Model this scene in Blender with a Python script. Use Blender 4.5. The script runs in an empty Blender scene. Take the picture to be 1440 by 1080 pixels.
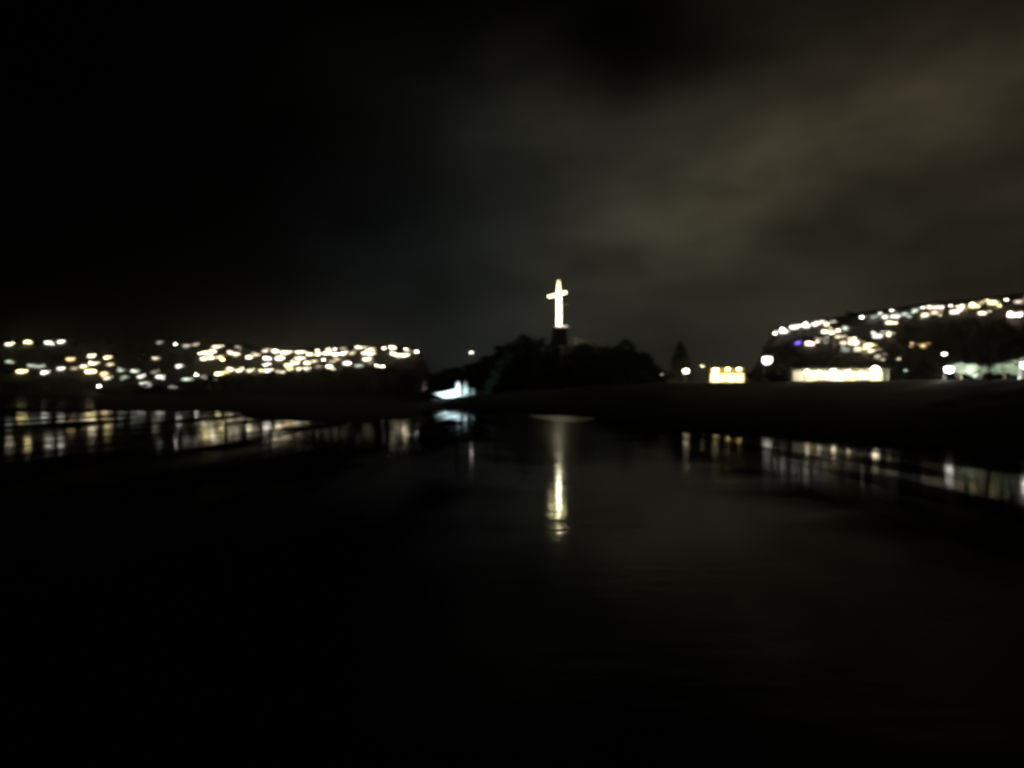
import bpy, bmesh, math, random
from mathutils import Vector, Matrix, noise

random.seed(7)
HAZE = 0.00013
sc = bpy.context.scene
COL = sc.collection
F, CX, HY, CH = 1040.0, 720.0, 546.0, 5.0      # focal length and horizon of the view in photo pixels, eye height in metres


def wx(px, d): return (px - CX) / F * d
def wz(py, d): return CH + (HY - py) / F * d


def lerp_table(t, x):
    if x <= t[0][0]: return t[0][1]
    for (a, b), (c, e) in zip(t, t[1:]):
        if x <= c:
            k = (x - a) / (c - a)
            return b + (e - b) * k
    return t[-1][1]


def smooth(a, b, x):
    k = min(1, max(0, (x - a) / (b - a)))
    return k * k * (3 - 2 * k)

# ------------------------------------------------------------------ materials


def mat(name, col, rough=0.85, var=0.25, scale=1.5, metal=0.0, bump=0.0):
    m = bpy.data.materials.new(name); m.use_nodes = True
    nt = m.node_tree; b = nt.nodes['Principled BSDF']
    b.inputs['Roughness'].default_value = rough
    b.inputs['Metallic'].default_value = metal
    tc = nt.nodes.new('ShaderNodeTexCoord')
    n = nt.nodes.new('ShaderNodeTexNoise'); n.inputs['Scale'].default_value = scale
    n.inputs['Detail'].default_value = 6
    nt.links.new(tc.outputs['Object'], n.inputs['Vector'])
    r = nt.nodes.new('ShaderNodeValToRGB')
    r.color_ramp.elements[0].position = 0.3; r.color_ramp.elements[1].position = 0.7
    r.color_ramp.elements[0].color = [c * (1 - var) for c in col] + [1]
    r.color_ramp.elements[1].color = [min(1, c * (1 + var)) for c in col] + [1]
    nt.links.new(n.outputs['Fac'], r.inputs['Fac'])
    nt.links.new(r.outputs['Color'], b.inputs['Base Color'])
    if bump:
        bp = nt.nodes.new('ShaderNodeBump'); bp.inputs['Strength'].default_value = bump
        nt.links.new(n.outputs['Fac'], bp.inputs['Height'])
        nt.links.new(bp.outputs['Normal'], b.inputs['Normal'])
    return m


def glow(name, col, strength):
    m = bpy.data.materials.new(name); m.use_nodes = True
    nt = m.node_tree; nt.nodes.clear()
    e = nt.nodes.new('ShaderNodeEmission'); o = nt.nodes.new('ShaderNodeOutputMaterial')
    tc = nt.nodes.new('ShaderNodeTexCoord'); n = nt.nodes.new('ShaderNodeTexNoise')
    n.inputs['Scale'].default_value = 0.9
    mr = nt.nodes.new('ShaderNodeMapRange'); mr.inputs['To Min'].default_value = strength * 0.6
    mr.inputs['To Max'].default_value = strength * 1.4
    nt.links.new(tc.outputs['Object'], n.inputs['Vector'])
    nt.links.new(n.outputs['Fac'], mr.inputs['Value'])
    nt.links.new(mr.outputs['Result'], e.inputs['Strength'])
    e.inputs['Color'].default_value = (*col, 1)
    nt.links.new(e.outputs[0], o.inputs[0])
    return m


M = {
    'grass': mat('dark_grass', (0.045, 0.05, 0.028), 0.95, 0.45, 0.6, bump=0.3),
    'hill': mat('scrub_hill', (0.05, 0.05, 0.03), 0.95, 0.4, 0.15),
    'rock': mat('wet_rock', (0.07, 0.065, 0.055), 0.8, 0.4, 0.8, bump=0.4),
    'leaf': mat('leaf', (0.05, 0.075, 0.03), 0.8, 0.4, 0.7),
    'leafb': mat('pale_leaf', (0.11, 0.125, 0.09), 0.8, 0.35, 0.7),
    'mud': mat('dark_mud', (0.05, 0.046, 0.038), 0.95, 0.3, 0.4, bump=0.3),
    'bark': mat('bark', (0.09, 0.065, 0.045), 0.9, 0.3, 4),
    'white': mat('white_paint', (0.78, 0.78, 0.75), 0.7, 0.06, 1.2),
    'plaster': mat('plaster', (0.5, 0.46, 0.38), 0.9, 0.12, 0.8),
    'ochre': mat('ochre_plaster', (0.55, 0.42, 0.16), 0.9, 0.12, 0.8),
    'brick': mat('brick', (0.28, 0.15, 0.1), 0.9, 0.2, 2),
    'tile': mat('roof_tile', (0.16, 0.08, 0.055), 0.85, 0.3, 2),
    'tin': mat('roof_tin', (0.2, 0.2, 0.19), 0.6, 0.2, 1),
    'metal': mat('grey_metal', (0.12, 0.12, 0.12), 0.5, 0.15, 3, 0.7),
    'wood': mat('door_wood', (0.12, 0.07, 0.04), 0.7, 0.3, 4),
    'stone': mat('stone', (0.26, 0.24, 0.2), 0.9, 0.25, 0.7, bump=0.3),
    'paving': mat('paving', (0.14, 0.13, 0.12), 0.9, 0.2, 0.5),
    'sand': mat('sand', (0.2, 0.17, 0.12), 0.9, 0.2, 0.6),
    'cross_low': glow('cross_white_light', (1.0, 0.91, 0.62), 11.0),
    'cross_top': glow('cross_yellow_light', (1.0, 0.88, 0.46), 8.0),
}
TINT = {'w': ((1.0, 0.86, 0.58), 'warm white'), 'c': ((1.0, 0.94, 0.82), 'white'), 'y': ((1.0, 0.83, 0.36), 'yellow'),
        'o': ((1.0, 0.68, 0.32), 'orange'), 'p': ((1.0, 0.76, 0.62), 'pinkish'), 'g': ((0.78, 0.9, 0.72), 'greyish'),
        'b': ((0.16, 0.12, 1.0), 'blue')}
_gl = {}


def lit(t, s):
    k = (t, s)
    if k not in _gl: _gl[k] = glow(f'light_{TINT[t][1].replace(" ", "_")}', TINT[t][0], s)
    return _gl[k]

# ------------------------------------------------------------------ mesh helpers


class MB:
    def __init__(s): s.bm = bmesh.new()

    def box(s, c, size, rot=None, taper=1.0):
        x, y, z = [k / 2 for k in size]; vs = []
        for sz in (-1, 1):
            t = taper if sz > 0 else 1
            for sx, sy in ((-1, -1), (1, -1), (1, 1), (-1, 1)):
                p = Vector((sx * x * t, sy * y * t, sz * z))
                if rot: p = rot @ p
                vs.append(s.bm.verts.new(p + Vector(c)))
        for f in ((3, 2, 1, 0), (4, 5, 6, 7), (0, 1, 5, 4), (1, 2, 6, 5), (2, 3, 7, 6), (3, 0, 4, 7)):
            s.bm.faces.new([vs[i] for i in f])
        return s

    def lathe(s, prof, c=(0, 0, 0), n=12):
        rings = []
        for r, z in prof:
            rings.append([s.bm.verts.new((c[0] + r * math.cos(6.28318 * i / n), c[1] + r * math.sin(6.28318 * i / n), c[2] + z)) for i in range(n)])
        for a, b in zip(rings, rings[1:]):
            for i in range(n): s.bm.faces.new((a[i], a[(i + 1) % n], b[(i + 1) % n], b[i]))
        s.bm.faces.new(list(reversed(rings[0]))); s.bm.faces.new(rings[-1])
        return s

    def tube(s, pts, radii, n=7):
        rings = []
        pts = [Vector(p) for p in pts]
        for i, p in enumerate(pts):
            t = (pts[min(i + 1, len(pts) - 1)] - pts[max(i - 1, 0)]).normalized()
            a = t.orthogonal().normalized(); b = t.cross(a)
            rings.append([s.bm.verts.new(p + (a * math.cos(6.28318 * k / n) + b * math.sin(6.28318 * k / n)) * radii[i]) for k in range(n)])
        for a, b in zip(rings, rings[1:]):
            for i in range(n): s.bm.faces.new((a[i], a[(i + 1) % n], b[(i + 1) % n], b[i]))
        s.bm.faces.new(list(reversed(rings[0]))); s.bm.faces.new(rings[-1])
        return s

    def prism(s, poly, y0, y1, c=(0, 0, 0)):
        a = [s.bm.verts.new((c[0] + x, c[1] + y0, c[2] + z)) for x, z in poly]
        b = [s.bm.verts.new((c[0] + x, c[1] + y1, c[2] + z)) for x, z in poly]
        n = len(poly)
        s.bm.faces.new(a); s.bm.faces.new(list(reversed(b)))
        for i in range(n): s.bm.faces.new((a[(i + 1) % n], a[i], b[i], b[(i + 1) % n]))
        return s

    def leaves(s, c, rad, n, size, rnd):
        for _ in range(n):
            v = Vector((rnd.gauss(0, 1), rnd.gauss(0, 1), rnd.gauss(0, 1))).normalized() * (rnd.random() ** 0.45)
            p = Vector(c) + Vector((v.x * rad[0], v.y * rad[1], v.z * rad[2]))
            q = Matrix.Rotation(rnd.uniform(0, 6.28), 3, 'Z') @ Matrix.Rotation(rnd.uniform(-1.4, 1.4), 3, 'X')
            w = size * rnd.uniform(0.5, 1.2); h = w * rnd.uniform(0.5, 1)
            s.bm.faces.new([s.bm.verts.new(p + q @ Vector(k)) for k in ((-w / 2, 0, 0), (0, -h / 2, w * .1), (w / 2, 0, 0), (0, h / 2, w * .1))])
        return s

    def build(s, name, m, parent=None, smooth_=False):
        me = bpy.data.meshes.new(name)
        bmesh.ops.recalc_face_normals(s.bm, faces=s.bm.faces)
        s.bm.to_mesh(me); s.bm.free()
        me.materials.append(m)
        if smooth_:
            for p in me.polygons: p.use_smooth = True
        o = bpy.data.objects.new(name, me); COL.objects.link(o)
        if parent: o.parent = parent
        return o


def tag(o, label=None, cat=None, group=None, kind=None):
    if label: o['label'] = label
    if cat: o['category'] = cat
    if group: o['group'] = group
    if kind: o['kind'] = kind
    return o


def empty(name, loc, label, cat, group=None, rz=0.0):
    o = bpy.data.objects.new(name, None); COL.objects.link(o)
    o.location = loc; o.rotation_euler = (0, 0, rz); o.empty_display_size = 0.3
    return tag(o, label, cat, group)


def copy_tree(o, kids, parent=None):
    c = o.copy(); COL.objects.link(c)
    if parent: c.parent = parent
    for ch in kids.get(o.name, ()): copy_tree(ch, kids, c)
    return c

# ------------------------------------------------------------------ terrain


def N(x, y, s, seed=0.0):
    return noise.fractal(Vector((x / s, y / s, seed)), 0.9, 2.1, 4)


TOWN_SIL = [(-500, 470), (0, 474), (100, 475), (200, 477), (300, 480), (400, 486), (480, 485), (560, 484), (592, 489), (605, 520), (625, 548), (660, 560)]
def town_z(px, d):
    zr = CH + (HY - lerp_table(TOWN_SIL, px)) / F * 860
    k = (d - 590) / (860 - 590)
    z = -1.5 + (zr + 1.5) * (k if k < 1 else 1 - 0.25 * (k - 1))
    return z + 1.0 * N(wx(px, d), d, 60, 3.0)


HEAD_SIL = [(60, 566), (110, 560), (135, 556), (160, 552), (178, 549), (212, 545), (240, 548), (262, 541), (290, 535), (330, 532), (380, 529), (430, 524), (470, 521), (540, 523), (575, 526), (588, 534), (598, 546), (608, 555), (625, 562), (650, 570)]
def head_z(px, d):
    zr = CH + (HY - lerp_table(HEAD_SIL, px)) / F * 540
    z = -2 + (zr + 2) * smooth(500, 540, d) if d < 540 else zr - (zr + 2) * smooth(545, 592, d)
    return z + 0.5 * N(wx(px, d), d, 18, 9.0)


DW = [(560, 225), (600, 200), (640, 184), (690, 172), (750, 140), (850, 124), (930, 97), (1100, 82), (1250, 71), (1440, 57), (1800, 42), (2100, 36)]
DC = [(560, 250), (640, 216), (750, 202), (950, 197), (1050, 186), (1150, 148), (1250, 134), (1350, 107), (1440, 91), (1800, 62), (2100, 54)]
ZC = [(560, -1), (590, 0.3), (605, 1.6), (640, 2.5), (700, 3.8), (750, 4.7), (850, 5.8), (950, 6.6), (1150, 6.6), (1440, 6.3), (2100, 6.2)]
def bank_z(px, d):
    dw, dc, zc = lerp_table(DW, px), lerp_table(DC, px), lerp_table(ZC, px)
    k = (d - dw) / (dc - dw)
    if k < 0: z = k * 6
    elif k < 1: z = zc * (0.5 * k + 0.5 * k ** 0.45)
    else: z = zc - 0.25 * smooth(1, 1.05, k)
    b = smooth(0.0, 0.15, k) * (1 if k < 1 else 0.25)
    return z + 0.22 * b * N(wx(px, d), d, 6, 5.0)


CROSS_SIL = [(570, 562), (595, 550), (608, 543), (630, 533), (660, 527), (690, 514), (715, 499), (735, 494), (760, 490), (775, 486), (800, 486), (830, 492), (850, 501), (880, 504), (900, 510), (915, 519), (930, 534), (950, 545), (975, 552)]
def cross_z(px, d):
    zr = CH + (HY - lerp_table(CROSS_SIL, px)) / F * 274
    a = lerp_table(ZC, px) - 1.5
    z = a + (zr - a) * smooth(228, 268, d) if d < 275 else zr - (zr + 1) * smooth(282, 350, d)
    return z + 0.35 * N(wx(px, d), d, 9, 1.0)


RIDGE_SIL = [(1015, 553), (1040, 542), (1062, 515), (1078, 484), (1087, 471), (1100, 461), (1130, 452), (1170, 447), (1212, 438), (1260, 431), (1320, 424), (1380, 418), (1440, 411), (1600, 398), (2100, 380)]
def ridge_z(px, d):
    zr = CH + (HY - lerp_table(RIDGE_SIL, px)) / F * 520
    k = (d - 270) / (520 - 270)
    z = 5.0 + (zr - 5) * (0.75 * k + 0.25 * k * k if k < 1 else 1 - 0.3 * (k - 1))
    return z + 0.8 * N(wx(px, d), d, 40, 7.0)


FLAT = [(118, 577), (150, 578), (230, 578), (300, 577.5), (335, 581), (350, 589), (425, 592), (470, 595), (520, 594), (545, 590), (580, 588), (600, 580), (622, 576.5), (640, 575)]
def flat_z(px, d):
    py = lerp_table(FLAT, px); dw = CH * F / (py + (py - 576) * .16 * .5 * N(px, 0, 16, 6.0) + .7 * N(px, 0, 14, 8.0) - HY)
    k = (d - dw) / 14
    e = min(1, (px - 118) / 16, (640 - px) / 14)
    return (0.05 + 0.32 * smooth(0, 1, k) if k > 0 else k * 2) * e - 1.6 * (1 - e) + 0.10 * N(wx(px, d), d, 7, 2.0) * (1 if k > .2 else .3)


def terrain(name, fn, px0, px1, npx, d0, d1, nd, m, skirt=8):
    bm = bmesh.new(); rows = []
    for j in range(nd + 1):
        d = d0 + (d1 - d0) * j / nd
        rows.append([bm.verts.new((wx(px0 + (px1 - px0) * i / npx, d), d, fn(px0 + (px1 - px0) * i / npx, d))) for i in range(npx + 1)])
    for a, b in zip(rows, rows[1:]):
        for i in range(npx): bm.faces.new((a[i], a[i + 1], b[i + 1], b[i]))
    edge = rows[0] + [r[-1] for r in rows[1:]] + rows[-1][-2::-1] + [r[0] for r in rows[-2:0:-1]]
    low = [bm.verts.new((v.co.x, v.co.y, -skirt)) for v in edge]
    n = len(edge)
    for i in range(n): bm.faces.new((edge[i], low[i], low[(i + 1) % n], edge[(i + 1) % n]))
    me = bpy.data.meshes.new(name); bm.to_mesh(me); bm.free(); me.materials.append(m)
    for p in me.polygons: p.use_smooth = True
    o = bpy.data.objects.new(name, me); COL.objects.link(o)
    return tag(o, kind='structure')


terrain('town_hill', town_z, -600, 664, 150, 575, 1150, 60, M['hill'])
terrain('headland', head_z, 50, 660, 160, 490, 600, 30, M['rock'])
terrain('shore_bank', bank_z, 556, 2100, 240, 34, 430, 190, M['grass'])
terrain('cross_hill', cross_z, 565, 980, 120, 222, 352, 50, M['hill'])
terrain('ridge_hill', ridge_z, 1015, 2100, 150, 262, 760, 60, M['hill'])
terrain('foreshore', flat_z, 114, 644, 240, 54, 500, 200, M['mud'], 2)

# water: one sheet to the horizon
wm = bpy.data.materials.new('night_water'); wm.use_nodes = True
nt = wm.node_tree; b = nt.nodes['Principled BSDF']
b.inputs['Base Color'].default_value = (0.006, 0.008, 0.008, 1)
b.inputs['IOR'].default_value = 1.33
tc = nt.nodes.new('ShaderNodeTexCoord')
mp = nt.nodes.new('ShaderNodeMapping'); mp.inputs['Scale'].default_value = (0.55, 1.0, 1.0)
nt.links.new(tc.outputs['Object'], mp.inputs['Vector'])
n1 = nt.nodes.new('ShaderNodeTexNoise'); n1.inputs['Scale'].default_value = 0.9; n1.inputs['Detail'].default_value = 3; n1.inputs['Roughness'].default_value = 0.5
n2 = nt.nodes.new('ShaderNodeTexNoise'); n2.inputs['Scale'].default_value = 0.16; n2.inputs['Detail'].default_value = 2
nt.links.new(mp.outputs[0], n1.inputs['Vector']); nt.links.new(mp.outputs[0], n2.inputs['Vector'])
ad = nt.nodes.new('ShaderNodeMath'); ad.operation = 'MULTIPLY_ADD'; ad.inputs[1].default_value = 2.2
nt.links.new(n2.outputs['Fac'], ad.inputs[0]); nt.links.new(n1.outputs['Fac'], ad.inputs[2])
bp = nt.nodes.new('ShaderNodeBump'); bp.inputs['Strength'].default_value = 1.0
# a wind lane: calm water to either side, ruffled water down the middle of the inlet
sx_ = nt.nodes.new('ShaderNodeSeparateXYZ'); nt.links.new(tc.outputs['Object'], sx_.inputs[0])
wob = nt.nodes.new('ShaderNodeMath'); wob.operation = 'MULTIPLY_ADD'; wob.inputs[1].default_value = 9.0
nt.links.new(n2.outputs['Fac'], wob.inputs[0]); nt.links.new(sx_.outputs[0], wob.inputs[2])
of = nt.nodes.new('ShaderNodeMath'); of.operation = 'SUBTRACT'; of.inputs[1].default_value = 9.5; nt.links.new(wob.outputs[0], of.inputs[0])
ab = nt.nodes.new('ShaderNodeMath'); ab.operation = 'ABSOLUTE'; nt.links.new(of.outputs[0], ab.inputs[0])
lane = nt.nodes.new('ShaderNodeMapRange'); lane.interpolation_type = 'SMOOTHSTEP'
lane.inputs['From Min'].default_value = 4; lane.inputs['From Max'].default_value = 10; lane.inputs['To Min'].default_value = 1; lane.inputs['To Max'].default_value = 0
nt.links.new(ab.outputs[0], lane.inputs['Value'])
def mr(v, a0, a1, b0, b1):
    n = nt.nodes.new('ShaderNodeMapRange'); n.interpolation_type = 'SMOOTHSTEP'
    for nm, q in (('From Min', a0), ('From Max', a1)): n.inputs[nm].default_value = q
    for nm, q in (('To Min', b0), ('To Max', b1)):
        if isinstance(q, (int, float)): n.inputs[nm].default_value = q
        else: nt.links.new(q, n.inputs[nm])
    nt.links.new(v, n.inputs['Value']); return n.outputs[0]


far_lane = mr(sx_.outputs[1], 32, 85, 0.065, 0.15)          # the lane is calmer close in
side = mr(of.outputs[0], -20, 22, 0.055, 0.08)              # and the right arm a little rougher than the left
nt.links.new(mr(lane.outputs[0], 0, 1, side, far_lane), b.inputs['Roughness'])
nt.links.new(mr(lane.outputs[0], 0, 1, 0.004, 0.014), bp.inputs['Distance'])
nt.links.new(ad.outputs[0], bp.inputs['Height']); nt.links.new(bp.outputs[0], b.inputs['Normal'])
# a dull dark share is mixed in, painting down reflections on the calm water
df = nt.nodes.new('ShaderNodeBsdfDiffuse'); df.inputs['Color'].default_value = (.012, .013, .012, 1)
def wm_(op, p, q):
    n = nt.nodes.new('ShaderNodeMath'); n.operation = op
    for i, v in enumerate((p, q)):
        if isinstance(v, (int, float)): n.inputs[i].default_value = v
        else: nt.links.new(v, n.inputs[i])
    return n.outputs[0]


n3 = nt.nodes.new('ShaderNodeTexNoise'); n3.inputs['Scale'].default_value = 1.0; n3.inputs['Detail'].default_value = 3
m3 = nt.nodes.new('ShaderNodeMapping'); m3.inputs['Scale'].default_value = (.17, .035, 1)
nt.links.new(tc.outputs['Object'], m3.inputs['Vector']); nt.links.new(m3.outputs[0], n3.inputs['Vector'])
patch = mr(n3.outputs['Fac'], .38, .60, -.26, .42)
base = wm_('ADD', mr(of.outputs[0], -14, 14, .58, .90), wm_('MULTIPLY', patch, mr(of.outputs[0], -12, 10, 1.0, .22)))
# a long dull ellipse left of the lane paints out the town reflections
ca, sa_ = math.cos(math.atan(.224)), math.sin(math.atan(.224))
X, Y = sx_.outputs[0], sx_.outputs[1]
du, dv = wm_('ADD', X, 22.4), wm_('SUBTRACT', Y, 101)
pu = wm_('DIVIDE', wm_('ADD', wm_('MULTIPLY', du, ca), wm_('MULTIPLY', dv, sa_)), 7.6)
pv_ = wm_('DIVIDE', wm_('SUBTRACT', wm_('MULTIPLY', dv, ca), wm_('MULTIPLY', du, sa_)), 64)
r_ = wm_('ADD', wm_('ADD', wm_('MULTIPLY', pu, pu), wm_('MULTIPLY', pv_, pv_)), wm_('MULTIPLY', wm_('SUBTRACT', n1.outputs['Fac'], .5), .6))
refl_gap = mr(r_, .45, 1.15, .98, 0)  # dull mask that takes the reflections out of this stretch
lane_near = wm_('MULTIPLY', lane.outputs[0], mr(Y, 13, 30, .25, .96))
fac = wm_('MAXIMUM', wm_('MULTIPLY', base, wm_('SUBTRACT', 1.0, lane_near)), refl_gap)
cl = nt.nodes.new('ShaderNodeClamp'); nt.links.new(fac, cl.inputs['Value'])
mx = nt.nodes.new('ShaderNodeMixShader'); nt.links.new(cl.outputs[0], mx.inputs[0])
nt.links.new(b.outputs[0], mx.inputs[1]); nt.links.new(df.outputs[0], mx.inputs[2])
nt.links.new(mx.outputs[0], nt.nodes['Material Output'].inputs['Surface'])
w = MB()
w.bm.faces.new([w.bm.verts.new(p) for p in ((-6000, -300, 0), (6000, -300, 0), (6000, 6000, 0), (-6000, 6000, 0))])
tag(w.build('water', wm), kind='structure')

# strip of wet sand at the foot of the hill
ws = mat('wet_sand', (0.10, 0.085, 0.06), 0.4, 0.2, 0.5); ws.node_tree.nodes['Principled BSDF'].inputs['Specular IOR Level'].default_value = 1.0
s = MB(); pts = []
for i in range(25):
    px = 742 + 96 * i / 24; e = math.sin(math.pi * i / 24) ** 0.6
    dw = lerp_table(DW, px)
    pts.append((px, dw + 2, dw - 1 - 22 * e))
vs = [[s.bm.verts.new((wx(p, a), a, 0.03)) for p, a, _ in pts], [s.bm.verts.new((wx(p, c), c, 0.004)) for p, _, c in pts]]
for i in range(24): s.bm.faces.new((vs[1][i], vs[1][i + 1], vs[0][i + 1], vs[0][i]))
tag(s.build('wet_sand', ws), kind='structure')

# (x, y, kind, tint, brightness, width); kind h house, l lamp; photo pixels only pick the slope spot, the slope gives the distance
LEFT = [
    (10, 485, 'h', 'w', 22, 1.0), (38, 482, 'h', 'y', 26, 1.2), (66, 482, 'h', 'c', 26, 1.2), (85, 481.5, 'h', 'c', 12, .9),
    (12, 509, 'h', 'g', 4, .9), (97, 505, 'h', 'o', 20, 1.3), (125, 502, 'h', 'w', 22, .9), (151, 503, 'h', 'y', 22, .8),
    (30, 523, 'h', 'y', 28, 1.3), (42, 514, 'h', 'g', 4, 1.2), (54, 515, 'h', 'g', 5, 1.0), (61, 523, 'h', 'c', 18, 1.0),
    (82, 519, 'h', 'c', 14, .8), (101, 519, 'h', 'w', 5, .9), (115, 516, 'h', 'w', 14, .7), (130, 511, 'h', 'w', 22, 1.2),
    (152, 513, 'h', 'w', 8, .7), (127, 523, 'h', 'y', 28, 1.7), (145, 526, 'h', 'o', 14, 1.0), (150, 531, 'h', 'w', 7, .8),
    (139, 543, 'l', 'c', 90, 1.5),
    (169, 521, 'h', 'g', 5, .9), (188, 522, 'h', 'g', 7, 1.2), (173, 531, 'h', 'g', 2, .8), (196, 530, 'h', 'c', 13, .7),
    (201, 540, 'h', 'g', 10, 1.2), (205, 543, 'h', 'c', 9, .8), (215, 524, 'h', 'w', 3, .8), (223, 530, 'h', 'c', 14, .9),
    (222, 482, 'h', 'g', 2, .8), (247, 484, 'l', 'c', 60, 1.2), (260, 486, 'h', 'c', 8, 1.0), (273, 484.5, 'h', 'w', 6, .8),
    (219, 504, 'h', 'w', 13, .9), (251, 515, 'h', 'c', 12, .8), (243, 545, 'h', 'g', 9, 1.2), (263, 535, 'h', 'g', 6, 1.6),
    (306, 488, 'h', 'w', 28, 1.5), (281, 497, 'l', 'w', 50, 1.2), (290, 497, 'h', 'y', 28, 1.3), (298, 494, 'h', 'w', 26, 1.3),
    (285, 505, 'h', 'w', 20, 1.0), (296, 503.5, 'h', 'w', 24, .8), (309, 502, 'h', 'y', 24, .9), (313, 506, 'l', 'y', 90, 1.4),
    (325, 497, 'h', 'w', 11, .9), (331, 499, 'h', 'w', 10, .9), (333, 489, 'h', 'w', 3, .8), (276, 527, 'l', 'c', 80, 1.3),
    (285, 530, 'h', 'c', 5, .7), (309, 526, 'h', 'y', 24, 1.3), (316, 524, 'h', 'y', 14, .8), (322, 520, 'h', 'w', 18, .8),
    (335, 521, 'h', 'w', 18, .9), (303, 533, 'h', 'g', 4, 1.7),
    (349, 503, 'h', 'w', 20, .8), (361, 499, 'h', 'w', 6, 1.3), (374, 494, 'h', 'w', 20, .9), (387, 495, 'h', 'w', 20, 1.1),
    (402, 496, 'h', 'w', 28, 1.6), (396, 501, 'h', 'w', 12, .7), (375, 505, 'h', 'c', 20, .9), (392, 505, 'h', 'w', 24, 1.1),
    (374, 513, 'h', 'c', 18, .7), (350, 522, 'h', 'w', 10, .8), (359, 526, 'h', 'w', 16, .8), (368, 521, 'h', 'y', 10, .8),
    (376, 521, 'h', 'c', 22, .8), (388, 523, 'h', 'w', 18, .9), (398, 523.5, 'h', 'w', 14, .8),
    (424, 495, 'h', 'w', 28, 1.7), (437, 498, 'h', 'w', 22, 1.0), (446, 493, 'l', 'w', 60, 1.2), (448, 498, 'h', 'w', 18, .7),
    (421, 504, 'h', 'w', 24, 1.2), (415, 510, 'h', 'w', 24, 1.4), (431, 511, 'h', 'w', 24, .9), (442, 508, 'h', 'w', 6, 1.0),
    (404, 514, 'h', 'y', 26, 1.0), (408, 520, 'h', 'y', 26, 1.1), (420, 518.5, 'h', 'w', 18, .8), (432, 519, 'h', 'w', 14, .9),
    (459, 497, 'h', 'w', 24, .8), (463, 493, 'h', 'w', 24, .9), (469, 498, 'h', 'w', 24, .9), (471, 491, 'l', 'c', 50, 1.1),
    (482, 497, 'h', 'w', 24, .8), (482, 491, 'h', 'w', 5, .8), (494, 497, 'h', 'w', 14, .8), (455, 506, 'l', 'c', 60, 1.1),
    (465, 508, 'h', 'w', 8, .8), (474, 506, 'h', 'w', 7, .7), (486, 510.5, 'h', 'c', 24, .9), (462, 517, 'h', 'w', 20, .9), (446, 517, 'h', 'w', 6, .7),
    (503, 489.5, 'h', 'w', 28, 1.2), (512, 497, 'h', 'w', 26, .9), (514, 489, 'h', 'w', 6, .7), (518, 494, 'h', 'w', 18, .7),
    (523, 498.5, 'h', 'w', 22, .8), (524, 490.5, 'h', 'w', 9, .9), (516, 505.5, 'h', 'w', 22, 1.3), (519, 511, 'h', 'w', 3, .6),
    (505, 515, 'h', 'g', 4, 1.6),
    (540, 489.5, 'l', 'w', 110, 1.6), (552, 490, 'h', 'w', 24, .9), (570.5, 490.5, 'l', 'w', 60, 1.1), (574, 494.5, 'h', 'w', 5, .6),
    (553, 498, 'h', 'w', 22, .8), (560, 500, 'h', 'w', 26, .9), (569, 499.5, 'h', 'w', 26, 1.1), (586, 494.5, 'l', 'c', 100, 1.4),
    (530, 514, 'l', 'w', 80, 1.3), (538, 515.5, 'l', 'w', 80, 1.3)]
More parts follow.
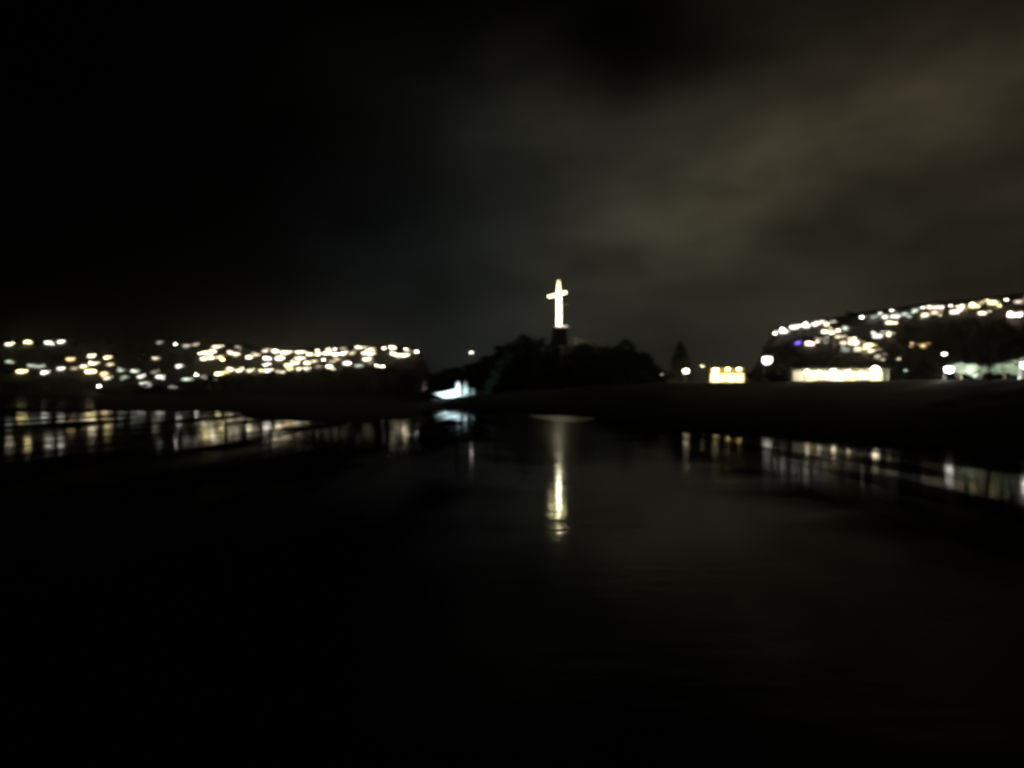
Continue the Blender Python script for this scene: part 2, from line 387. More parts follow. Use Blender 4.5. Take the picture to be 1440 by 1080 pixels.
RIGHT = [
    (1090, 469, 'l', 'c', 60, 1.0), (1100, 462.5, 'l', 'c', 50, .9), (1106, 467, 'h', 'c', 24, 1.0), (1098, 467, 'h', 'c', 9, .7),
    (1121, 460, 'h', 'c', 24, 1.0), (1133, 455, 'l', 'c', 70, 1.0), (1138, 458, 'h', 'c', 22, .8), (1146, 456.5, 'l', 'c', 50, .9),
    (1155, 454.5, 'h', 'c', 7, .8), (1166, 456, 'h', 'w', 20, .7), (1172, 454.5, 'h', 'c', 24, .9),
    (1165, 466, 'h', 'w', 20, .8), (1177, 468, 'h', 'w', 20, .8), (1131, 481, 'h', 'b', 9, .7), (1143, 483, 'h', 'p', 22, .8),
    (1150, 480, 'h', 'p', 22, .8), (1158, 478, 'h', 'w', 18, .7), (1192, 463, 'h', 'g', 6, .5), (1185, 474, 'h', 'w', 8, .6),
    (1201, 476, 'l', 'w', 26, .9), (1193, 482, 'h', 'w', 10, .7), (1209, 483, 'h', 'w', 14, 1.0), (1213, 492, 'h', 'w', 5, .7),
    (1228, 489, 'h', 'y', 24, .8), (1236, 495, 'h', 'w', 9, .7), (1241, 501, 'h', 'w', 4, .5), (1193, 493, 'h', 'g', 2, .8), (1168, 481, 'h', 'g', 2.5, .5),
    (1212, 446, 'l', 'c', 70, 1.1), (1230, 447, 'h', 'g', 4, .6), (1240, 446, 'h', 'c', 13, .7), (1238, 440.5, 'l', 'g', 14, .8), (1248, 447, 'h', 'c', 12, .6),
    (1254, 436.5, 'l', 'c', 26, .8), (1262, 445, 'h', 'c', 24, .9), (1269, 442, 'h', 'c', 22, .9), (1257, 453, 'h', 'w', 20, .8),
    (1276, 443, 'h', 'g', 5, .6), (1241, 473, 'h', 'c', 20, .9), (1250, 471, 'h', 'w', 20, .9),
    (1290, 436, 'h', 'g', 7, .7), (1298, 432.5, 'l', 'c', 24, .8), (1307, 431.5, 'l', 'w', 26, .8), (1304, 444, 'h', 'w', 12, .7),
    (1317, 432, 'h', 'p', 14, 1.0), (1324, 434, 'h', 'p', 18, .9), (1318, 440, 'h', 'w', 12, .7), (1337, 430, 'l', 'c', 26, .9),
    (1348, 439, 'h', 'p', 14, .9), (1353, 430, 'l', 'w', 28, .8), (1356, 435, 'h', 'w', 13, .7), (1367, 427, 'l', 'w', 34, .8),
    (1374, 431, 'h', 'y', 20, .8), (1380, 428, 'h', 'w', 18, .8), (1389, 426, 'h', 'y', 22, .9), (1400, 427, 'h', 'y', 20, .9),
    (1388, 440, 'h', 'w', 14, .8), (1415, 421.5, 'l', 'c', 30, .9), (1438, 425, 'h', 'p', 7, .9), (1434, 442, 'h', 'p', 34, 1.5),
    (1304, 486, 'h', 'o', 13, 1.5), (1328, 498, 'l', 'c', 36, .8)]



# ------------------------------------------------------------------ woodland (nobody could count it) and single trees


def stuff_wood(name, fn, spots, rad, leaf, n, label):
    w = MB(); rnd = random.Random(len(name))
    for px, d in spots:
        r = rad * rnd.uniform(0.6, 1.15)
        w.leaves((wx(px, d), d, fn(px, d) + r * 0.75), (r, r, r * rnd.uniform(0.8, 1.25)), n, leaf, rnd)
    return tag(w.build(name, M['leaf']), label, 'woodland', kind='stuff')


rs = random.Random(3)
spots = []
while len(spots) < 330:
    px, d = rs.uniform(604, 934), rs.uniform(233, 284)
    if 762 < px < 845 and d > 261: continue
    if px < 690 and d < 240: continue
    spots.append((px, d))
stuff_wood('woodland', cross_z, spots, 2.4, 0.95, 110, 'dark wood covering the hill below the lit cross')
spots = [(rs.uniform(135, 596), rs.uniform(515, 552)) for _ in range(240)]
stuff_wood('scrub', head_z, spots, 2.6, 1.6, 50, 'dark scrub covering the long low headland left of centre')
spots = []
while len(spots) < 420:
    px, d = rs.uniform(1075, 1500), rs.uniform(300, 545)
    if all(abs(px - e[0]) > 12 or abs(wz(e[1], d) - ridge_z(px, d)) > 9 for e in RIGHT): spots.append((px, d))
stuff_wood('hillside_scrub', ridge_z, spots, 2.3, 1.3, 60, 'dark scrub and trees between the houses on the right hill')
spots = []
while len(spots) < 420:
    px, d = rs.uniform(-40, 600), rs.uniform(610, 880)
    if all(abs(px - e[0]) > 11 or abs(wz(e[1], d) - town_z(px, d)) > 9 for e in LEFT): spots.append((px, d))
stuff_wood('slope_scrub', town_z, spots, 2.6, 1.7, 45, 'dark scrub and trees between the houses of the left town')


def tree(name, px, d, base, height, rad, label, leafm='leaf', group=None, n=900, leaf=0.45, seed=1):
    rnd = random.Random(seed)
    t = empty(name, (wx(px, d), d, base), label, 'tree', group)
    h = height; tr = MB()
    top = Vector((rnd.uniform(-.4, .4), rnd.uniform(-.4, .4), h * 0.72))
    tr.tube([(0, 0, -0.6), (top.x * .3, top.y * .3, h * .3), top], [h * .03, h * .022, h * .008])
    cr = MB()
    for k in range(7):
        a = k * 2.4 + rnd.uniform(-.4, .4); z0 = h * rnd.uniform(.3, .55)
        e = Vector((math.cos(a) * rad * .65, math.sin(a) * rad * .65, h * rnd.uniform(.5, .85)))
        tr.tube([(top.x * .4, top.y * .4, z0), e * .55 + Vector((0, 0, z0 * .4)), e], [h * .012, h * .008, h * .003], 5)
        cr.leaves(e, (rad * .5, rad * .5, rad * .36), n // 9, leaf, rnd)
    cr.leaves((top.x, top.y, h * .85), (rad * .5, rad * .5, h * .15), n // 5, leaf, rnd)
    tr.build('trunk', M['bark'], t, True); cr.build('crown', M[leafm], t)
    return t


def conifer(name, px, d, base, height, rad, label, seed=1):
    rnd = random.Random(seed)
    t = empty(name, (wx(px, d), d, base), label, 'tree')
    MB().tube([(0, 0, -0.6), (0, 0, height * .6), (0.1, 0, height)], [height * .025, height * .015, .03]).build('trunk', M['bark'], t, True)
    cr = MB()
    for k in range(17):
        f = k / 16; z = height * (.16 + .82 * f); r = rad * (1 - f) ** .6 + .2
        for q in range(6):
            a = q * 1.047 + k * .6 + rnd.uniform(-.3, .3)
            cr.leaves((math.cos(a) * r * .6, math.sin(a) * r * .6, z - r * .15), (r * .42, r * .42, height * .05), 34, .6, rnd)
    cr.build('crown', M['leaf'], t)
    return t


conifer('pine_tree', 957, 225, 6.3, 12.8, 4.6, 'tall dark conifer behind the lamp at left end of lit promenade', 5)
for i, (px, d, h, r, lab) in enumerate((
        (735, 262, 6.6, 3.6, 'broad dark tree on the skyline left of the cross pedestal'),
        (880, 262, 7.0, 3.4, 'rounded dark tree on the skyline right of the pale sloping roof'),
        (908, 258, 6.0, 2.6, 'small dark tree at right end of the wooded cross hill'),
        (706, 258, 6.5, 3.0, 'dark tree on the left shoulder of the cross hill'),
        (664, 255, 5.5, 2.6, 'low dark tree on the slope above the floodlit white wall'))):
    tree('hill_tree', px, d, cross_z(px, d) - .3, h, r, lab, seed=11 + i, n=1100, leaf=.6)

# ------------------------------------------------------------------ monument
CD = 274.0; mpp = CD / F
cxw = wx(786, CD)
zb = wz(458, CD)
mon = empty('lit_cross', (cxw, CD, cross_z(786, CD)), 'tall glowing white cross with tilted crossbar on dark pedestal atop the wooded hill', 'monument')
z0 = zb - mon.location.z
H = wz(402, CD) - zb
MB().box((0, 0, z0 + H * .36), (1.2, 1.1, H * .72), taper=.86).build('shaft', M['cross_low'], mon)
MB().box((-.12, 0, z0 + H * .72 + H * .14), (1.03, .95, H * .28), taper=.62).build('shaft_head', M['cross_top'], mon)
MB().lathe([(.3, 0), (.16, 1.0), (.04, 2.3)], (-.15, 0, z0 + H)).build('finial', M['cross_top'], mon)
ra = Matrix.Rotation(math.radians(-15), 3, 'Y')
for sgn, ln in ((-1, 3.5), (1, 2.4)):
    c = Vector((sgn * (ln / 2 + .3), 0, 0)); c = ra @ c
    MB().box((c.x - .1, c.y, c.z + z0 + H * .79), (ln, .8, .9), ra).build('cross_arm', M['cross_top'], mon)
MB().box((.55, 0, z0 - .42), (4.6, 3.6, .5)).build('plinth', M['white'], mon)
MB().box((.75, -1.9, z0 - .42), (4.2, .16, .34)).build('light_strip', lit('w', 1.6), mon)  # emissive bar, glow standing in for light on the plinth's front ledge
MB().lathe([(3.4, -1), (3.0, (z0 - .7) * .5), (2.6, z0 - .62)], (0.2, 0, 0), 8).build('pedestal', M['rock'], mon)

# small shelter whose pale roof catches the cross and an added floodlight
sx, sd = 822, 268
sz = cross_z(sx, sd)
sh = empty('shelter', (wx(sx, sd), sd, sz), 'small shelter with pale sloping roof just right of the cross', 'shelter')
hb = wz(489, sd) - sz
MB().box((0, 0, hb / 2 - .5), (7.2, 4, hb + 1)).build('wall', M['stone'], sh)
rt = Matrix.Rotation(math.radians(14), 3, 'Y') @ Matrix.Rotation(math.radians(38), 3, 'X')
MB().box((0, -.4, hb + 1.5), (8.6, 4.6, .25), rt).build('roof', M['white'], sh)
MB().box((-1.5, -2.03, hb * .45), (1.1, .1, hb * .8)).build('door', M['wood'], sh)

# ------------------------------------------------------------------ street lamps


def lamp(name, px, py, d, ground, head, t, s, label, group=None, cat='street lamp', double=False):
    z = wz(py, d)
    o = empty(name, (wx(px, d), d, ground), label, cat, group)
    h = z - ground
    MB().lathe([(.16, -.3), (.14, .5), (.08, .55), (.05, h + head * .5)], n=8).build('pole', M['metal'], o, True)
    MB().tube([(0, 0, h + head * .45), (0, -.5 - head, h + head * .85), (0, -head * .9 - .35, h + head * .62)], [.05, .05, .05], 6).build('arm', M['metal'], o)
    y = -head * .9 - .35
    MB().lathe([(head * .62, 0), (head * .5, head * .16), (.08, head * .26)], (0, y, h + head * .42), 10).build('shade', M['metal'], o)
    MB().lathe([(head * .12, -head * .5), (head * .42, -head * .36), (head * .55, 0), (head * .5, head * .40)], (0, y, h), 10).build('bulb', lit(t, s), o, True)
    return o


def gz(px, d): return max(bank_z(px, d), -1)


for px, py, d, hd, t, s, lab in (
        (963, 522, 217, 1.25, 'w', 16, 'bright yellow street lamp below the dark conifer'),
        (1004, 521, 216, 1.2, 'y', 16, 'yellow street lamp before left end of the yellow lit kiosk'),
        (987, 515, 224, .35, 'y', 14, 'small dim yellow lamp left of the yellow lit kiosk, near its roofline'),
        (1075, 507, 236, 2.3, 'c', 12, 'very bright tall white floodlight standing alone between the two lit buildings'),
        (1328, 520, 113, .95, 'c', 24, 'brilliant white street lamp at left of the pale green lit trees'),
        (1434, 514, 99, .85, 'c', 24, 'white street lamp among the pale green trees at right edge'),
        (1271, 521, 150, .3, 'g', 2.2, 'faint greyish lamp right of the long lit pavilion'),
        (1262, 505, 190, .35, 'w', 4, 'faint warm lamp above right end of the long lit pavilion'),
        (930, 527, 222, .3, 'w', 2.2, 'very faint lamp at the right foot of the cross hill')):
    lamp('street_lamp', px, py, d, gz(px, d), hd, t, s, lab, 'street lamps on the promenade')
ml = lamp('mast_lamp', 663, 496, 250, cross_z(663, 250), .42, 'c', 22, 'single white lamp on slender mast left of the cross hill', cat='mast lamp')

# ------------------------------------------------------------------ promenade buildings


def kiosk():
    d = 226; x0, x1 = wx(999, d), wx(1046, d); g = gz(1020, d); w_ = x1 - x0
    o = empty('kiosk', ((x0 + x1) / 2, d, g), 'yellow lit flat roofed kiosk on the promenade right of the conifer', 'kiosk')
    MB().box((0, 2, 1.8), (w_, 4, 3.9)).build('wall', M['ochre'], o)
    MB().box((0, 1.6, 3.9), (w_ + 1, 6, .25)).build('roof', M['tin'], o)
    for i in range(4):
        x = -w_ / 2 + w_ * (i + .5) / 4
        f = MB().box((x, -.06, 1.45), (w_ / 4 - .25, .14, 2.3)).build('window', M['wood'], o)
        MB().box((x, -.16, 1.45), (w_ / 4 - .4, .08, 2.1)).build('pane', lit('y', (4.5, 2.4, 3.4, 2.8)[i]), f)
    o.scale = (1, 1, 1.28)
    for i in range(3):
        MB().lathe([(.1, -.3), (.34, -.1), (.22, .15)], (-w_ / 2 + w_ * (i + .5) / 3, -.8, 3.55), 8).build('eave_lamp', lit('y', 30), o)
    MB().box((w_ / 2 + .9, -.4, .9), (1.4, .3, 1.2)).build('side_panel', M['ochre'], o)


kiosk()


def pavilion():
    d = 158; x0, x1 = wx(1116, d), wx(1246, d); g = gz(1180, d); w_ = x1 - x0
    o = empty('pavilion', ((x0 + x1) / 2, d, g), 'long low pavilion with brightly lit open front and lamps along the promenade', 'pavilion')
    MB().box((0, 2.6, 1.3), (w_, 3, 3.0)).build('wall', M['plaster'], o)
    MB().box((0, 1.2, 2.8), (w_ + .8, 5, .2)).build('roof', M['tin'], o)
    for i in range(8):
        MB().lathe([(.16, -.3), (.14, .2), (.12, 2.68)], (-w_ / 2 + .3 + (w_ - .6) * i / 7, -1.2, 0), 8).build('column', M['white'], o)
    for i in range(7):
        x = -w_ / 2 + .3 + (w_ - .6) * (i + .5) / 7
        f = MB().box((x, 1.05, 1.3), (2.6, .1, 2.3)).build('window', M['wood'], o)
        MB().box((x, .97, 1.3), (2.4, .07, 2.1)).build('pane', lit('wywwywy'[i], (1.2, 2.8, 1.9, 3.2, 2.6, 2.0, 3.4)[i]), f)
    for px, py, s, r in ((1135, 523, 26, .34), (1152, 524, 24, .28), (1172, 523, 34, .4), (1193, 524, 30, .36), (1211, 526, 22, .3), (1231, 520, 44, .62)):
        MB().lathe([(r * .3, -r), (r, -r * .3), (r * .8, r * .6), (r * .2, r)], (wx(px, d - 1.8) - o.location.x, -1.8, wz(py, d - 1.8) - g), 8).build('hanging_lamp', lit('w', s * 1.3), o)


pavilion()


def bush(name, px, d, r, h, label, leafm='leaf', seed=1, n=700, leaf=.4):
    rnd = random.Random(seed); g = gz(px, d)
    o = empty(name, (wx(px, d), d, g), label, 'bush')
    c = MB(); t = MB()
    for k in range(6):
        a = k * 1.05; e = Vector((math.cos(a) * r * .55, math.sin(a) * r * .55, h * rnd.uniform(.35, .7)))
        t.tube([(0, 0, -.3), e * .6, e], [.07, .05, .02], 5)
        c.leaves(e, (r * .5, r * .5, h * .35), n // 6, leaf, rnd)
    t.build('stems', M['bark'], o); c.build('foliage', M[leafm], o)
    return o


bush('shrub', 1062, 190, 2.6, 3.2, 'dark shrub on the promenade crest just right of the yellow kiosk', seed=2)
bush('shrub', 1088, 176, 2.6, 2.6, 'dark shrub on the promenade crest left of the long pavilion', seed=3)
bush('shrub', 1106, 168, 1.5, 1.7, 'small dark shrub at the left end of the long pavilion', seed=4)
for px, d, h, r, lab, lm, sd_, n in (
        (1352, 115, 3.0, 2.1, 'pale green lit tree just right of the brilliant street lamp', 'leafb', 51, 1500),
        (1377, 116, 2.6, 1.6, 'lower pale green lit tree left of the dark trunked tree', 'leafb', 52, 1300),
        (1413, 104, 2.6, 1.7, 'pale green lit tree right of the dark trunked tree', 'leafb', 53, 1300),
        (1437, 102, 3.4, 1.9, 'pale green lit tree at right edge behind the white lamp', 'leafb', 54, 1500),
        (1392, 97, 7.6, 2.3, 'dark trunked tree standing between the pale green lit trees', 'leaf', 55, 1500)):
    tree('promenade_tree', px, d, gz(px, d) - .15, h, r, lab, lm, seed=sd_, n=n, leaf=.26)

# ------------------------------------------------------------------ floodlit wall at the foot of the hill
wd = 221
def lx(px): return wx(px, wd)
wall = MB()
g0 = wz(559, wd)
prof = [(603, 554), (612, 555.5), (625, 559.5), (648, 560), (648, 548.5), (640, 547.5), (632, 549), (622, 551.3), (603, 552)]
prof = [(lx(a) - lx(625), wz(b_, wd) - g0) for a, b_ in prof]
wall.prism(prof, -.5, .6)
wl = wall.build('ramp_wall', M['white']); wl.location = (lx(625), wd, g0)
tag(wl, 'low white ramp wall rising to the right, floodlit bluish white', 'wall')
for px, top, lab in ((644.5, 536.5, 'left pointed white gate pillar at high end of the ramp wall'), (655, 535.5, 'right pointed white gate pillar past the dark gap')):
    hgt = wz(top, wd) - g0
    p = empty('gate_pillar', (lx(px), wd - .9, g0), lab, 'pillar', 'floodlit gate pillars')
    MB().box((0, 0, hgt * .36 - .3), (1.0, .8, hgt * .72 + .6)).build('post', M['white'], p)
    MB().box((0, 0, hgt * .86), (1.14, .9, hgt * .28), taper=.35).build('cap', M['white'], p)
w2 = MB().prism([(-2.2, 0), (2.6, 0), (2.6, 2.2), (.4, 2.9), (-2.2, 3.4)], -.4, .5).build('low_wall', M['white'])
w2.location = (lx(667), wd + .6, g0 - .2)
tag(w2, 'dim greenish white wall right of the gate pillars', 'wall')


def floodlight(px, d, z, aim, col, power, label, angle=70, lens=.16):
    g = z - .9
    o = empty('floodlight', (wx(px, d), d, g), label, 'floodlight', 'ground floodlights')
    MB().lathe([(.2, -.4), (.12, .05), (.05, .1), (.05, .6)], n=8).build('stand', M['metal'], o)
    dirv = (Vector(aim) - Vector((wx(px, d), d, z))).normalized()
    q = dirv.to_track_quat('-Z', 'Y').to_matrix()
    MB().box((0, 0, .78), (.55, .4, .22), q).build('housing', M['metal'], o)
    L = bpy.data.lights.new('lamp', 'SPOT'); L.energy = power; L.color = col; L.spot_size = math.radians(angle); L.spot_blend = .6; L.shadow_soft_size = .12
    lo = bpy.data.objects.new('lamp', L); COL.objects.link(lo); lo.parent = o
    lo.location = Vector((0, 0, .8)) + dirv * .35; lo.rotation_euler = dirv.to_track_quat('-Z', 'Y').to_euler()
    return o


cy = (.66, .93, 1.0)
floodlight(634, wd - 8, g0 + .3, (lx(637), wd, g0 + 1.2), cy, 9000, 'ground floodlight before the middle of the ramp wall', 80)
floodlight(650, wd - 6, g0 + .3, (lx(650), wd, g0 + 2.2), cy, 8000, 'ground floodlight before the two gate pillars', 75)

floodlight(662, wd - 5, g0 + .2, (lx(668), wd, g0 + 1.6), (.6, .95, .92), 2200, 'ground floodlight before the dim greenish wall', 80)  # extra spot added to lift the low wall
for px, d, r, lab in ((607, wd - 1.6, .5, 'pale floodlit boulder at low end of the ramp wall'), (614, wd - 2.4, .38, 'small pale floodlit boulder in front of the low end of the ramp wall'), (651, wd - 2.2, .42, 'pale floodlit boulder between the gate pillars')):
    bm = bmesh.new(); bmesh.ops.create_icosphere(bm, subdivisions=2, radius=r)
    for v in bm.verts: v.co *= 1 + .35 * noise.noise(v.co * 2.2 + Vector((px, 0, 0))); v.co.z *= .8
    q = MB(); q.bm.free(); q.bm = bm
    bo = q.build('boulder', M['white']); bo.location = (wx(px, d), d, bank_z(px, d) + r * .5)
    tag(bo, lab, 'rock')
gr = (.86, 1.0, .88)
for px, d, tx, pw, lab in ((1346, 110, 1358, 10000, 'ground floodlight under the pale green trees right of the brilliant lamp'),
                           (1372, 111, 1374, 6000, 'ground floodlight at foot of the lower pale green tree'),
                           (1418, 98, 1420, 9000, 'ground floodlight under the pale green trees at right edge')):
    floodlight(px, d, gz(px, d) + .9, (wx(tx, d + 6), d + 6, gz(px, d) + 2.4), gr, pw, lab, 110)

floodlight(806, 262, wz(489, 262), (wx(822, 268), 268, wz(482, 268)), (1, .95, .82), 900, 'small floodlight before the shelter right of the cross', 110)  # added fill lamp that brightens the shelter roof

# small beacon at the headland tip
bd = 505
bt = empty('beacon_tower', (wx(598, bd), bd, wz(553, bd)), 'dim grey beacon tower at right tip of the headland', 'tower')
MB().lathe([(2.4, -3), (2.0, 3.0), (1.4, 9.5)], n=14).build('tower_wall', M['plaster'], bt, True)
MB().lathe([(1.9, 9.5), (1.9, 9.9)], n=14).build('gallery', M['metal'], bt)
MB().lathe([(1.0, 9.9), (1.0, 11.4), (.1, 12.4)], n=12).build('lantern', M['metal'], bt, True)
floodlight(594, bd - 12, wz(553, bd), (wx(599, bd), bd, wz(545, bd)), (1, .97, .9), 900, 'ground floodlight in front of the beacon tower', 60)

# breakwater across the far left water
bw = MB(); rb = random.Random(8)
xa, xb = wx(-150, 168), wx(128, 168)
for i in range(120):
    x = xa + (xb - xa) * i / 119
    bw.box((x, 168 + rb.uniform(-.4, .4), .1), (rb.uniform(.6, 1.1), rb.uniform(.8, 1.6), rb.uniform(.6, 1.0)), Matrix.Rotation(rb.uniform(0, 3), 3, 'Z'), .7)
tag(bw.build('breakwater', M['rock']), 'low dark stone breakwater crossing the water at far left', 'breakwater')

# ------------------------------------------------------------------ hillside houses and lamps


def house_proto(kind):
    o = bpy.data.objects.new('house', None); COL.objects.link(o); o.empty_display_size = .3
    if kind == 0:      # one storey, gabled
        wm_, W, Dp, Hh = M['plaster'], 8.0, 6.0, 3.0
        MB().prism([(-W / 2, -2.5), (W / 2, -2.5), (W / 2, Hh), (0, Hh + 1.7), (-W / 2, Hh)], -Dp / 2, Dp / 2).build('wall', wm_, o)
        r = MB()
        for sg in (-1, 1):
            r.box((sg * W * .26, 0, Hh + .93), (W * .6, Dp + .8, .18), Matrix.Rotation(sg * .4, 3, 'Y'))
        rf = r.build('roof', M['tile'], o)
    elif kind == 1:    # two storeys, flat roof
        wm_, W, Dp, Hh = M['white'], 6.6, 6.0, 5.4
        MB().box((0, 0, Hh / 2 - 1.2), (W, Dp, Hh + 2.4)).build('wall', wm_, o)
        rf = MB().box((0, 0, Hh + .14), (W + .5, Dp + .5, .26)).build('roof', M['tin'], o)
    else:              # broad with hipped roof
        wm_, W, Dp, Hh = M['brick'], 9.5, 6.5, 3.1
        MB().box((0, 0, Hh / 2 - 1.2), (W, Dp, Hh + 2.4)).build('wall', wm_, o)
        rf = MB().box((0, 0, Hh + .9), (W + .9, Dp + .9, 1.7), taper=.35).build('roof', M['tile'], o)
    MB().box((W * .22, Dp * .1, Hh + 1.5), (.6, .6, 1.8)).build('chimney', M['brick'], rf)
    MB().box((W * .36, -Dp / 2 - .03, 1.0), (1.0, .1, 2.1)).build('door', M['wood'], o)
    zc = 3.4 if kind == 1 else 1.75
    MB().box((-W * .1, -Dp / 2 - .06, zc), (3.2, .16, 1.7)).build('lit_window', M['white'], o)
    MB().box((W * .3, -Dp / 2 - .06, zc + .9), (1.0, .16, 1.0)).build('small_window', M['white'], o)
    MB().lathe([(.15, -.4), (.42, -.2), (.42, .3), (.15, .5)], n=7).build('porch_lamp', M['white'], o).location = (2.5, -Dp / 2 - .5, zc)
    return o, zc, Dp


PROTO = [house_proto(k) for k in range(3)]
KIDS = {}
for ob in bpy.data.objects:
    if ob.parent: KIDS.setdefault(ob.parent.name, []).append(ob)

_lp = bpy.data.objects.new('street_lamp', None); COL.objects.link(_lp)
MB().lathe([(.2, -1), (.16, 1), (.09, 6.3)], n=6).build('pole', M['metal'], _lp)
MB().tube([(0, 0, 6.3), (0, -.9, 6.9), (0, -1.7, 6.75)], [.08, .07, .07], 5).build('arm', M['metal'], _lp)
MB().lathe([(.3, 5.7), (.62, 5.95), (.7, 6.3), (.4, 6.7)], (0, -1.7, 0), 8).build('bulb', M['white'], _lp, True)
for ob in bpy.data.objects:
    if ob.parent is _lp: KIDS.setdefault(_lp.name, []).append(ob)


def hit(fn, px, py, d0, d1, up):
    d = d0
    while d < d1:
        if fn(px, d) + up >= wz(py, d): return d
        d += 1.0
    return None


def cluster(px, py, side):
    if side == 'left':
        c = ('far left group' if px < 158 else 'sparse group left of headland' if px < 275 else 'cluster over headland left shoulder' if px < 340 else
             'cluster over mid headland' if px < 412 else 'cluster right of mid headland' if px < 452 else 'cluster over headland right half' if px < 528 else 'right end of left town')
        r = 'upper' if py < 500 else 'middle' if py < 514 else 'lower'
    else:
        c = ('right town left tip' if px < 1182 else 'right town middle' if px < 1282 else 'right town far end')
        r = 'ridge' if py < lerp_table([(1085, 475), (1182, 461), (1282, 449), (1440, 432)], px) else 'slope'
    return c, r


ORD = 'first second third fourth fifth sixth seventh eighth ninth tenth eleventh twelfth thirteenth fourteenth fifteenth sixteenth seventeenth eighteenth nineteenth twentieth'.split()
used = [False] * 3
lused = False
rh = random.Random(21)
for side, data, fn, d0, d1 in (('left', LEFT, town_z, 592, 1000), ('right', RIGHT, ridge_z, 275, 640)):
    bins = {}
    for e in data: bins.setdefault(cluster(e[0], e[1], side) + (e[2],), []).append(e)
    for (c, r, kd), es in bins.items():
        es.sort(key=lambda e: e[0])
        for i, (px, py, _, t, s, wdt) in enumerate(es):
            tint = TINT[t][1]
            place = f'{ORD[i]} from left, {r} row, {c}' if len(es) > 1 else f'{r} row, {c}'
            if kd == 'h':
                k = rh.choice((0, 1, 2, 0)); pr, zc, dp = PROTO[k]
                d = hit(fn, px, py, d0, d1, zc) or (850 if side == 'left' else 515)
                o = copy_tree(pr, KIDS) if used[k] else pr
                s *= rh.choice((.55, .8, 1, 1, 1.2, 1.5))
                kids = [ch for ch in (o.children if not used[k] else o.children)]
                used[k] = True
                zg = wz(py, d) - zc
                o.location = (wx(px, d), d + dp / 2, zg)
                o.rotation_euler = (0, 0, -math.atan2(wx(px, d), d) + rh.uniform(-.35, .35))
                o.scale = (1, 1, 1)
                word = 'bright' if s >= 20 else 'faint' if s <= 7 else 'soft'
                tag(o, f'house with {word} {tint} window, {place}', 'house', f'lit houses on the {side} hillside')
                for ch in kids:
                    if ch.name.startswith('lit_window'):
                        ch.material_slots[0].link = 'OBJECT'; ch.material_slots[0].material = lit(t, round(s * (.3 if side == 'left' else .22), 1))
                        ch.scale = (wdt * 1.35, 1, rh.uniform(.85, 1.35))
                    if ch.name.startswith('small_window'):
                        ch.material_slots[0].link = 'OBJECT'; ch.material_slots[0].material = lit(t, round(s * rh.uniform(.02, .4) * (.8 if side == 'left' else .4), 1))
                    if ch.name.startswith('porch_lamp'):
                        ch.material_slots[0].link = 'OBJECT'; ch.material_slots[0].material = lit(t, round(s * (.75 if side == 'left' else .5), 1))
                        ch.location = (rh.choice((-1, 1)) * rh.uniform(2.2, 3.6) * wdt, ch.location.y, zc + rh.uniform(-1.8, 2.4))
            else:
                d = hit(fn, px, py, d0, d1, 6.2) or (850 if side == 'left' else 515)
                o = copy_tree(_lp, KIDS) if lused else _lp
                lused = True
                o.location = (wx(px, d), d + 1.7, wz(py, d) - 6.2)
                tag(o, f'street lamp, {tint}, {place}', 'street lamp', f'street lamps on the {side} hillside')
                for ch in o.children:
                    if ch.name.startswith('bulb'):
                        ch.material_slots[0].link = 'OBJECT'; ch.material_slots[0].material = lit(t, round(s * (.42 if side == 'left' else .3), 1))
for k in range(3):
    if not used[k]: bpy.data.objects.remove(PROTO[k][0])

# ------------------------------------------------------------------ night haze over the bay
hz = bpy.data.materials.new('night_haze'); hz.use_nodes = True
hn = hz.node_tree; hn.nodes.clear()
pv = hn.nodes.new('ShaderNodeVolumePrincipled'); ho = hn.nodes.new('ShaderNodeOutputMaterial')
pv.inputs['Color'].default_value = (.9, .88, .82, 1); pv.inputs['Density'].default_value = HAZE; pv.inputs['Anisotropy'].default_value = .93
hn.links.new(pv.outputs[0], ho.inputs['Volume'])
hb_ = MB().box((0, 560, 54), (2600, 1300, 130)).build('haze', hz)
tag(hb_, kind='stuff')

# ------------------------------------------------------------------ sky
world = bpy.data.worlds.new('World'); sc.world = world; world.use_nodes = True
nt = world.node_tree; nt.nodes.clear()
def nn(t, **kw):
    n = nt.nodes.new(t)
    for k, v in kw.items(): setattr(n, k, v)
    return n
def mth(op, a, b_=None, c=None):
    n = nn('ShaderNodeMath', operation=op)
    for i, v in enumerate((a, b_, c)):
        if v is None: continue
        if isinstance(v, (int, float)): n.inputs[i].default_value = v
        else: nt.links.new(v, n.inputs[i])
    return n.outputs[0]


tc = nn('ShaderNodeTexCoord'); sp = nn('ShaderNodeSeparateXYZ'); nt.links.new(tc.outputs['Generated'], sp.inputs[0])
az = mth('ARCTAN2', sp.outputs[0], sp.outputs[1]); el = mth('ARCSINE', sp.outputs[2])
nz = nn('ShaderNodeTexNoise'); nz.inputs['Scale'].default_value = 3.2; nz.inputs['Detail'].default_value = 3; nz.inputs['Roughness'].default_value = .5
nt.links.new(tc.outputs['Generated'], nz.inputs['Vector'])
spn = nn('ShaderNodeSeparateXYZ'); nt.links.new(nz.outputs['Color'], spn.inputs[0])
az = mth('ADD', az, mth('MULTIPLY', mth('SUBTRACT', spn.outputs[0], .5), .22))
el0 = el
el = mth('ADD', el, mth('MULTIPLY', mth('SUBTRACT', spn.outputs[1], .5), .16))


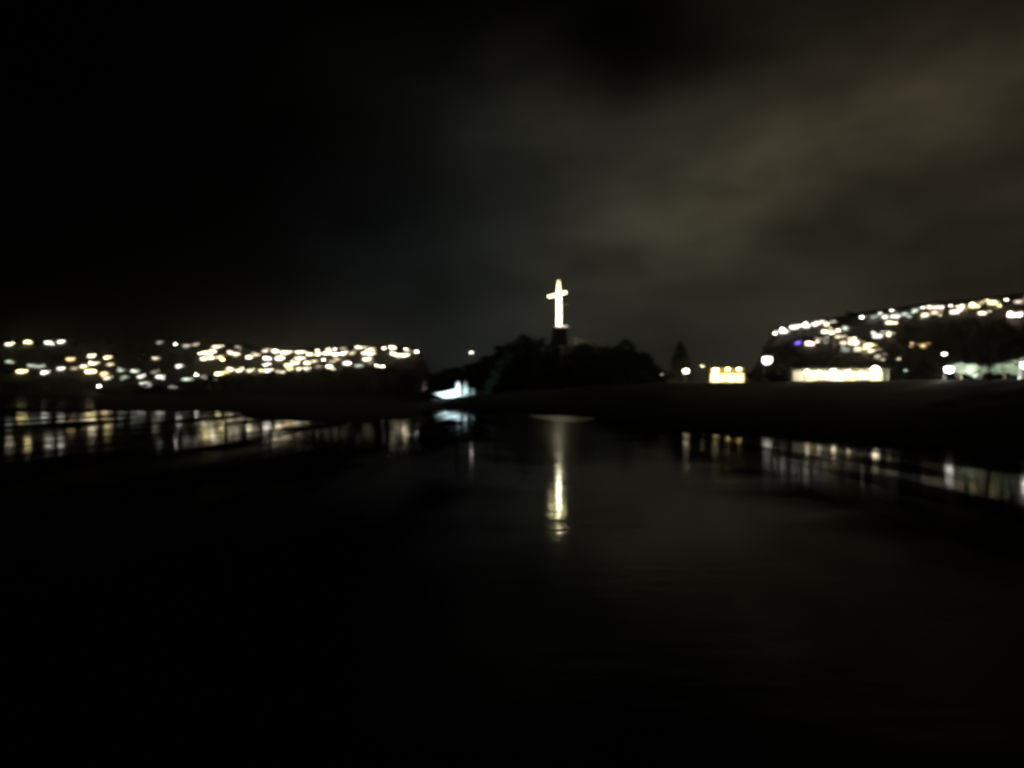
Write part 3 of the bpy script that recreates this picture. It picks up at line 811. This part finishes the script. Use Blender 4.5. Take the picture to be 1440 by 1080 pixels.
def lobe(px, py, rx, ry, rot):
    a0 = math.atan((px - CX) / F); e0 = math.atan((HY - py) / math.hypot(F, px - CX))
    u = mth('SUBTRACT', az, a0); v = mth('SUBTRACT', el, e0)
    cr, sr = math.cos(math.radians(rot)), math.sin(math.radians(rot))
    p = mth('DIVIDE', mth('ADD', mth('MULTIPLY', u, cr), mth('MULTIPLY', v, sr)), rx / F)
    q = mth('DIVIDE', mth('SUBTRACT', mth('MULTIPLY', v, cr), mth('MULTIPLY', u, sr)), ry / F)
    r2 = mth('ADD', mth('MULTIPLY', p, p), mth('MULTIPLY', q, q))
    return mth('EXPONENT', mth('MULTIPLY', r2, -1.0))


acc = None
for px, py, rx, ry, rot, col in (
        (1180, 240, 400, 240, 10, (.0122, .0109, .0070)),
        (1070, 270, 270, 62, 18, (.021, .0190, .0115)),
        (1400, 110, 300, 110, 12, (.0100, .0072, .0042)),
        (800, 210, 170, 110, 10, (.008, .008, .0064)),
        (880, 490, 380, 170, 0, (.0085, .0088, .0080)),
        (1260, 420, 260, 130, 0, (.0058, .0046, .0024)),
        (620, 400, 170, 150, 0, (.0008, .0022, .0028)),
        (560, 110, 200, 80, 0, (.0012, .0012, .0010))):
    g = lobe(px, py, rx, ry, rot)
    vm = nn('ShaderNodeVectorMath', operation='SCALE'); vm.inputs[0].default_value = col
    nt.links.new(g, vm.inputs['Scale'])
    if acc is None: acc = vm.outputs[0]
    else:
        a = nn('ShaderNodeVectorMath', operation='ADD'); nt.links.new(acc, a.inputs[0]); nt.links.new(vm.outputs[0], a.inputs[1]); acc = a.outputs[0]
nb = nn('ShaderNodeTexNoise'); nb.inputs['Scale'].default_value = 7; nb.inputs['Detail'].default_value = 4; nb.inputs['Roughness'].default_value = .5
mpw = nn('ShaderNodeMapping'); mpw.inputs['Scale'].default_value = (.7, .7, 1.5); mpw.inputs['Rotation'].default_value = (0, math.radians(15), 0)
nt.links.new(tc.outputs['Generated'], mpw.inputs[0]); nt.links.new(mpw.outputs[0], nb.inputs['Vector'])
k = mth('ADD', mth('MULTIPLY', nb.outputs['Fac'], 2.4), -.12)
top = nn('ShaderNodeMapRange', interpolation_type='SMOOTHSTEP')
for a_, v_ in (('From Min', .5), ('From Max', .8), ('To Min', 1.0), ('To Max', .12)): top.inputs[a_].default_value = v_
nt.links.new(el0, top.inputs['Value'])
k = mth('MULTIPLY', k, top.outputs[0])
for px, py, rx, ry, rot, amt in ((880, 60, 110, 80, -20, .92), (1400, 245, 190, 32, 16, .35), (60, 250, 380, 420, 0, .8)):
    k = mth('MULTIPLY', k, mth('SUBTRACT', 1.0, mth('MULTIPLY', lobe(px, py, rx, ry, rot), amt)))
vm = nn('ShaderNodeVectorMath', operation='SCALE'); nt.links.new(acc, vm.inputs[0]); nt.links.new(k, vm.inputs['Scale'])
bgc = nn('ShaderNodeBackground'); nt.links.new(vm.outputs[0], bgc.inputs['Color']); bgc.inputs['Strength'].default_value = 1.13
sky = nn('ShaderNodeTexSky', sky_type='NISHITA'); sky.sun_disc = False
SUN_EL, SUN_ROT = math.radians(-8), math.radians(160)
sky.sun_elevation = SUN_EL; sky.sun_rotation = SUN_ROT
bgs = nn('ShaderNodeBackground'); nt.links.new(sky.outputs[0], bgs.inputs['Color']); bgs.inputs['Strength'].default_value = 0.05
ads = nn('ShaderNodeAddShader'); out = nn('ShaderNodeOutputWorld')
nt.links.new(bgc.outputs[0], ads.inputs[0]); nt.links.new(bgs.outputs[0], ads.inputs[1]); nt.links.new(ads.outputs[0], out.inputs[0])

# faint moonlight through the cloud
L = bpy.data.lights.new('moonlight', 'SUN'); L.energy = 0.003; L.angle = math.radians(10); L.color = (1, .95, .88)
lo = bpy.data.objects.new('moonlight', L); COL.objects.link(lo); lo.rotation_euler = (math.radians(40), 0, math.radians(-30))

# ------------------------------------------------------------------ camera
cam = bpy.data.cameras.new('camera'); co = bpy.data.objects.new('camera', cam); COL.objects.link(co)
co.location = (0, 0, CH); co.rotation_euler = (math.radians(90), 0, 0)
cam.sensor_width = 36; cam.lens = 36 * F / 1440; cam.shift_y = (HY - 540) / 1440
cam.clip_end = 12000; cam.clip_start = .1
cam.dof.use_dof = True; cam.dof.focus_distance = 4.0; cam.dof.aperture_fstop = 1.35
cam.dof.aperture_blades = 5; cam.dof.aperture_rotation = .5; cam.dof.aperture_ratio = 0.62
sc.camera = co
sc.view_settings.view_transform = 'Standard'; sc.view_settings.look = 'None'
sc.view_settings.exposure = 0; sc.view_settings.gamma = 1
sc.cycles.use_denoising = True
sc.cycles.filter_width = 2.6
sc.cycles.max_bounces = 5
sc.cycles.sample_clamp_indirect = 4
